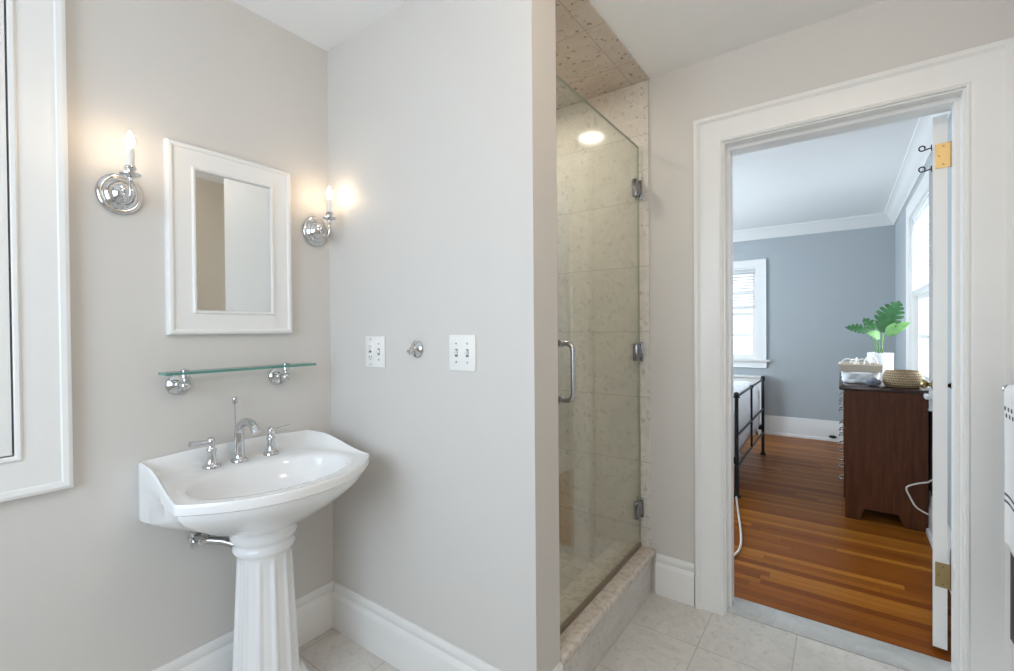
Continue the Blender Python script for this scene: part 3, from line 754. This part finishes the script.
# ------------------------------------------------------------------ towels at the right
BX, TZ, BY1 = .407, 1.028, 2.055
tb = thing('towel_bar', (XR, 1.85, TZ), 'chrome towel bar with ball ends on wall right of the doorway', 'towel bar')
MB().tube([(BX, BY1, TZ), (BX, 1.50, TZ)], .008, 14).build('bar', 'chrome', tb)
for yy in (BY1, 1.50): MB().ball((BX, yy, TZ), .0125).build('finial', 'chrome', tb)
for yy in (2.03, 1.53):
    b = MB(); b.lathe([(.026, 0), (.026, .004), (.012, .01), (.008, .03), (.008, XR - BX)], (XR, yy, TZ), (-1, 0, 0), 22); b.build('post', 'chrome', tb)
def drape(y0, y1, front, back, th, wav):
    """cloth folded over the bar: profile in x,z swept along y with soft folds"""
    b = MB()
    def f(u, v):
        y = y0 + (y1 - y0) * u; L = front + back; s = v * L
        w = wav * math.sin(u * 17) * .6 + wav * math.sin(u * 7 + 1)
        r = .0105 + th / 2
        if s < front - r * 1.5: x, z = BX - r, TZ - front + s
        elif s < front + r * 1.5:
            a = PI - (s - front + r * 1.5) / (3 * r) * PI; x, z = BX + r * math.cos(a), TZ + r * math.sin(a)
        else: x, z = BX + r, TZ - (s - front - r * 1.5)
        return Vector((x + w * min(1, max(0, (TZ - z) / .2)), y, z))
    b.grid(f, 30, 70)
    return b
tw = drape(1.985, 1.60, .455, .40, .012, .002)
solo(tw, 'towel', 'towel', (BX, 1.8, TZ), 'white towel with dark dashes and stripes hung over the bar', 'towel', mods=(('SOLIDIFY', dict(thickness=.011, offset=0)),), smooth=60)
dk = MB()
dk.grid(lambda u, v: Vector((BX + .004 + .001 * math.sin(u * 13), 2.03 - .42 * u, .27 + .740 * v)), 24, 40)
solo(dk, 'towel', 'dark_towel', (BX + .004, 1.8, .27), 'long charcoal towel hanging behind the white towel', 'towel', mods=(('SOLIDIFY', dict(thickness=.005, offset=0)),), smooth=60)

# ------------------------------------------------------------------ bedroom: bed
FBX = -.62; by0, by1 = 3.66, 5.03
bd = thing('iron_bed', (-1.65, 4.345, 0), 'black iron bed frame with open railed footboard by the far window', 'bed')
def post(x, y, top):
    b = MB(); b.lathe([(.026, 0), (.026, .008), (.02, .016), (.0135, .03), (.0135, top - .02), (.022, top - .018), (.022, top - .008), (.016, top - .004), (.018, top + .004), (.019, top + .012), (.012, top + .022), (.0005, top + .026)], (x, y, 0), seg=16)
    b.build('post', 'iron', bd)
for y in (by0, by1): post(FBX, y, .735); post(-2.68, y, 1.15)
for x, zs in ((FBX, (.725, .44, .215)), (-2.68, (1.14, .80, .3))):
    for z in zs: MB().tube([(x, by0, z), (x, by1, z)], .0085, 10).build('rail', 'iron', bd)
    MB().tube([(x, (by0 + by1) / 2, zs[2]), (x, (by0 + by1) / 2, zs[0])], .0085, 10).build('spindle', 'iron', bd)
    MB().ball((x, (by0 + by1) / 2, zs[0]), .016).build('finial', 'iron', bd)
for y in (by0, by1): MB().box(-2.68, FBX, y - .012, y + .012, .24, .285).build('side_rail', 'iron', bd)
mt = MB().box(-2.64, FBX - .035, by0 + .03, by1 - .03, .286, .54, .05, 4)
solo(mt, 'mattress', 'linen', (-1.65, 4.345, .286), 'white mattress lying inside the black iron bed frame', 'mattress')
du = MB()
def duvf(u, v):
    # v runs across the bed (over both long sides), u along it
    x = -2.45 + (FBX - .022 + 2.45) * u
    half = (by1 - by0) / 2 + .005; drop = .29
    L = 2 * half + 2 * drop; s = v * L
    puff = .035 * math.sin(PI * min(1, u * 1.0) * .5) * abs(math.sin(9 * u + 2 * v)) 
    endr = .025 * sstep(.95, 1.0, u)
    if s < drop: y, z = by0 - .005 + .0, .58 - drop + s
    elif s < L - drop:
        q = (s - drop) / (2 * half); y = by0 + q * (2 * half) - .005; z = .58 + .170 * max(0, math.sin(PI * q)) ** .42 + .010 * math.sin(q * 22 + u * 9)
    else: y, z = by1 + .005, .58 - (s - (L - drop))
    y = max(by0 - .055, min(by1 + .055, y + (-.035 if s < drop else .035 if s > L - drop else 0) * sstep(.62, .5, z) if False else y))
    if s < drop or s > L - drop: y += (-1 if s < drop else 1) * (.012 + .012 * math.sin(u * 40)) * 0 + (.0)
    return Vector((x, y, z - endr + puff * .3))
def duv2(u, v):
    p = duvf(u, v); return p
# side hangs stay between the posts: narrow the cloth near the foot
def duv3(u, v):
    p = duvf(u, v); c = (by0 + by1) / 2; k = .968
    return Vector((p.x, c + (p.y - c) * k, p.z))
du.grid(duv3, 46, 60)
# foot end hanging down inside the footboard
def foot(u, v):
    p = duv3(1, .19 + .62 * u); return Vector((FBX - .022 + .004 * math.sin(u * 30), p.y, p.z - v * .44))
du.grid(foot, 30, 10)
solo(du, 'duvet', 'duvet', (-1.6, 4.345, .3), 'white and blue sprigged duvet spread over the iron bed', 'duvet', mods=(('SOLIDIFY', dict(thickness=.02, offset=-1)),), smooth=60)

# radiator cover under the far window
rc = thing('radiator_cover', (-1.22, YBF - .09, 0), 'low white panelled radiator cover under the far window', 'radiator cover')
MB().box(-1.72, -.725, YBF - .15, YBF - .036, 0, .65, .003).build('cabinet', 'trim', rc, 30)
MB().box(-1.735, -.712, YBF - .165, YBF - .022, .65, .675, .004).build('top', 'trim', rc, 30)
b = MB()
for i in range(24): b.box(-1.62 + i * .034, -1.605 + i * .034, YBF - .154, YBF - .150, .12, .56)
b.build('grille', 'trim', rc, 30)

# ------------------------------------------------------------------ dresser
DX0, DX1, DY0, DY1, DZ = .012, .408, 3.66, 4.76, .845
ds = thing('dresser', ((DX0 + DX1) / 2, (DY0 + DY1) / 2, 0), 'dark brown wooden dresser with notched base against the bedroom window wall', 'dresser')
side = [(DX0, 0), (DX0 + .075, 0), (DX0 + .095, .075), (DX1 - .135, .075), (DX1 - .105, 0), (DX1, 0), (DX1, DZ - .025), (DX0, DZ - .025)]
for y in (DY0, DY1 - .022): MB().prism(side, 1, y, y + .022).build('side_panel', 'dresser', ds, 20)
MB().box(DX1 - .012, DX1 - .002, DY0 + .022, DY1 - .022, .10, DZ - .025).build('back_panel', 'dresser', ds, 20)
MB().box(DX0 + .02, DX1 - .012, DY0 + .022, DY1 - .022, .10, .12).build('bottom_panel', 'dresser', ds, 20)
MB().prism([(DY0 + .022, 0), (DY0 + .10, 0), (DY0 + .13, .07), (DY1 - .13, .07), (DY1 - .10, 0), (DY1 - .022, 0), (DY1 - .022, .10), (DY0 + .022, .10)], 0, DX0 + .001, DX0 + .02).build('plinth', 'dresser', ds, 20)
MB().box(DX0 - .032, DX1 + .004, DY0 - .014, DY1 + .014, DZ - .025, DZ, .006).build('top', 'dresser_top', ds, 30)
rows = [(.115, .335), (.345, .565), (.575, .79)]
for z0, z1 in rows:
    for y0, y1 in ((DY0 + .03, DY0 + .545), (DY0 + .555, DY1 - .03)):
        d = MB().box(DX0 - .008, DX0 + .012, y0, y1, z0, z1, .004).build('drawer', 'dresser', ds, 20)
        for yy in (y0 + .10, y1 - .10):
            b = MB(); zc = (z0 + z1) / 2
            b.tube([(DX0 - .008, yy - .04, zc), (DX0 - .026, yy - .038, zc - .004), (DX0 - .032, yy, zc - .018), (DX0 - .026, yy + .038, zc - .004), (DX0 - .008, yy + .04, zc)], .004, 8)
            for q in (-.04, .04): b.lathe([(.011, 0), (.011, .003), (.005, .006)], (DX0 - .008, yy + q, zc), (-1, 0, 0), 12)
            b.build('handle', 'steel', d, 50)

# things on the dresser
TX, TYC = .095, 3.945
cl = MB()
n = 64
def cloth_ring(r, z, amp, ph):
    out = []
    for i in range(n):
        a = 2 * PI * i / n; m = (abs(math.cos(a)) ** 4 + abs(math.sin(a)) ** 4) ** -.25
        rr = r * m * (1 + amp * math.sin(5 * a + ph) + amp * .6 * math.sin(9 * a - ph * 2))
        out.append(Vector((TX + rr * math.cos(a) * .88, TYC + rr * math.sin(a) * 1.02, z)))
    return out
cl.rings([cloth_ring(.090, DZ, .03, 0), cloth_ring(.108, DZ + .006, .04, 0), cloth_ring(.112, DZ + .022, .035, .6), cloth_ring(.106, DZ + .030, .03, 1.2), cloth_ring(.115, DZ + .044, .03, 2.0), cloth_ring(.110, DZ + .056, .03, 2.6), cloth_ring(.116, DZ + .068, .02, 3.2), cloth_ring(.105, DZ + .078, .02, 3.6), cloth_ring(.05, DZ + .080, .0, 3.6)])
solo(cl, 'folded_throw', 'linen', (TX, TYC, DZ), 'white folded throw lying on the dresser under the woven tray', 'throw', smooth=70)
TB = DZ + .080
tr = thing('woven_tray', (.11, 3.945, TB), 'pale woven rectangular tray with rope handles resting on the white throw', 'tray')
b = MB(); x0, x1, y0, y1 = -.014, .200, 3.845, 4.05
b.box(x0, x1, y0, y1, TB, TB + .008)
b.frame((0, 0, TB), (1, 0, 0), (0, 1, 0), (0, 0, 1), x0, x1, y0, y1, [(-.004, 0), (-.004, .046), (-.001, .05), (.005, .05), (.009, .045), (.006, 0)], 4)
b.build('tray', 'wicker', tr, 30)
for (cx, cy, rx, ry, ph, h) in ((.025, 3.89, .034, .03, .3, .034), (.075, 3.90, .022, .035, 1.2, .040), (.11, 3.91, .035, .02, .0, .034), (.150, 3.92, .040, .025, .5, .055), (.06, 3.97, .04, .02, 2.0, .028)):
    p = []
    for i in range(25):
        a = PI * i / 24; p.append((cx + rx * math.cos(a) * math.cos(ph), cy + rx * math.cos(a) * math.sin(ph), TB + .046 + h * math.sin(a)))
    MB().tube(p, .0048, 10).build('rope', 'rope', tr, 70)
pt = thing('potted_plant', (.215, 4.19, DZ), 'leafy green plant in a white cylindrical pot behind the woven tray', 'plant')
PB = DZ; px, py = .215, 4.19
b = MB(); b.lathe([(.068, 0), (.072, .004), (.0735, .17), (.074, .190), (.072, .193), (.068, .190), (.068, .175)], (px, py, PB), seg=40, cap=False); b.lathe([(.068, 0), (.001, .0)], (px, py, PB), seg=40)
b.build('pot', 'pot', pt, 40)
MB().lathe([(.0685, .0), (.068, .004), (.04, .008), (.001, .010)], (px, py, PB + .175), seg=30).build('soil', 'soil', pt)
def leaf(base, mid, tip, normal, W, mat, cuts=0, bend=.0):
    base, mid, tip, nn = map(Vector, (base, mid, tip, normal))
    b = MB(); NS = 60
    ax = (tip - mid)
    sd_ = ax.cross(nn).normalized(); nn = sd_.cross(ax).normalized(); L = ax.length
    rows = []
    for i in range(NS + 1):
        t = i / NS
        wv = W * (math.sin(PI * min(1, t ** .72)) ** .75) * (1 - .12 * t)
        if i == NS: wv = .0004
        if cuts:
            ph = (t * cuts) % 1.0; wv *= 1 - .62 * max(0, 1 - abs(ph - .5) / .22) * sstep(.08, .25, t)
        c = mid + ax * t + nn * (bend * L * (t * (1 - t)) * 4 * .5 - .12 * L * t * t)
        row = []
        for s in (-1, -.5, 0, .5, 1):
            sweep = ax.normalized() * (abs(s) * wv * .35 if cuts else 0)
            row.append(c + sd_ * (s * wv) - nn * (abs(s) ** 1.3 * wv * .22) * -1 + sweep)
        rows.append(row)
    b.rings(rows, closed=False)
    lf = b.build('leaf', mat, pt, 60, mods=(('SOLIDIFY', dict(thickness=.0012, offset=0)),))
    q = (base + mid) / 2 + Vector((0, 0, .012))
    MB().tube([base, base.lerp(mid, .33) + Vector((0, 0, .01)), base.lerp(mid, .66) + Vector((0, 0, .012)), mid, mid.lerp(tip, .12)], [.0035, .003, .0028, .0025, .0015], 8).build('stem', 'stem', lf, 60)
cam_dir = Vector((-.2, -3.9, 0)).normalized()
rx_ = Vector((.999, -.05, 0))
def LP(dx, dz, dy=0): return Vector((px + dx * 1.07, py + dy, PB + (.208 + dz * 1.10 if dz else .18)))
leaf(LP(.012, 0), LP(.005, .115, -.02), LP(.095, .325, .03), (-.25, -1, .35), .085, 'leaf_dark', 7, .1)
leaf(LP(-.005, 0), LP(.03, .10, -.04), LP(.142, .185, -.05), (-.1, -.9, .6), .046, 'leaf_light', 0, .15)
leaf(LP(-.01, 0), LP(-.005, .09, -.05), LP(-.068, .115, -.09), (.1, -1, .5), .036, 'leaf_light', 0, .15)
leaf(LP(-.02, 0), LP(-.055, .12, .0), LP(-.185, .158, -.01), (0, -.9, .6), .042, 'leaf_dark', 6, .1)
leaf(LP(-.01, 0, .02), LP(-.03, .13, .02), LP(-.085, .215, .03), (.2, -1, .4), .038, 'leaf_dark', 4, .1)
leaf(LP(.01, 0, .02), LP(.02, .16, .03), LP(.015, .245, .05), (0, -1, .3), .045, 'leaf_dark', 5, .1)
bs = MB(); bs.lathe([(.075, 0), (.088, .006), (.097, .03), (.099, .05), (.094, .078), (.084, .094), (.082, .102), (.078, .102), (.078, .09), (.088, .05), (.08, .008), (.001, .006)], (.301, 3.785, DZ), seg=48)
solo(bs, 'woven_basket', 'seagrass', (.301, 3.785, DZ), 'round brown seagrass basket on the front corner of the dresser', 'basket', smooth=50)
gk = MB(); gk.ball((.157, 3.745, DZ + .026), (.040, .032, .026), 24)
for v in gk.bm.verts:
    v.co += Vector((0, 0, 1)) * .004 * math.sin(v.co.x * 130) + Vector((0, 1, 0)) * .003 * math.sin(v.co.z * 300)
solo(gk, 'knitted_bundle', 'greycloth', (.157, 3.745, DZ), 'small rolled grey knit bundle between the white throw and the basket', 'cloth', smooth=70)

# cords, outlet, hooks
cd = MB(); pts = [(-.64, 3.72, .006), (-.615, 3.615, .006), (-.56, 3.35, .006), (-.505, 3.09, .006), (-.468, 2.88, .006), (-.464, 2.74, .006), (-.50, 2.62, .006), (-.56, 2.52, .006)]
def smooth_path(P, n=8):
    P = [Vector(p) for p in P]; out = []
    for i in range(len(P) - 1):
        p0, p1, p2, p3 = P[max(i - 1, 0)], P[i], P[i + 1], P[min(i + 2, len(P) - 1)]
        for k in range(n):
            t = k / n; out.append(.5 * ((2 * p1) + (p2 - p0) * t + (2 * p0 - 5 * p1 + 4 * p2 - p3) * t * t + (3 * p1 - p0 - 3 * p2 + p3) * t ** 3))
    out.append(P[-1]); return out
cd.tube(smooth_path(pts), .006, 8)
solo(cd, 'power_cord', 'cord', (-.5, 3.0, 0), 'white power cord trailing over the wood floor from the bed', 'cord', smooth=60)
cd = MB(); cd.tube(smooth_path([(.425, 3.66, .32), (.405, 3.645, .305), (.35, 3.64, .285), (.308, 3.638, .255), (.325, 3.64, .20), (.35, 3.64, .15), (.385, 3.642, .125), (.42, 3.655, .105), (.424, 3.7, .08)]), .0048, 8)
solo(cd, 'power_cord', 'cord', (.38, 3.645, .08), 'white power cord looped against the side of the dresser', 'cord', smooth=60)
ol = MB(); ol.ball((-.085, YBF - .034, .05), (.036, .012, .016))
solo(ol, 'cable_plug', 'black', (-.085, YBF - .034, .05), 'small dark plug on the white baseboard of the far wall', 'plug')
for z, lab in ((1.945, 'black scroll hook high on the open door, the upper one'), (1.86, 'black scroll hook high on the open door, the lower one')):
    b = MB(); c0 = dpt(.22, .046, z)
    b.lathe([(.012, 0), (.012, .003), (.004, .005)], c0, dn, 14)
    p = [c0 + dn * .002]
    for i in range(20):
        a = -PI / 2 + i * PI * 1.7 / 19; r = .011 * (1 - .25 * i / 19); p.append(c0 + dn * (.03 + r * math.cos(a)) + Vector((0, 0, r * math.sin(a) + .004)))
    b.tube(p, .0026, 8)
    solo(b, 'scroll_hook', 'iron', c0, lab, 'hook', 'scroll hooks on the open door', smooth=60)
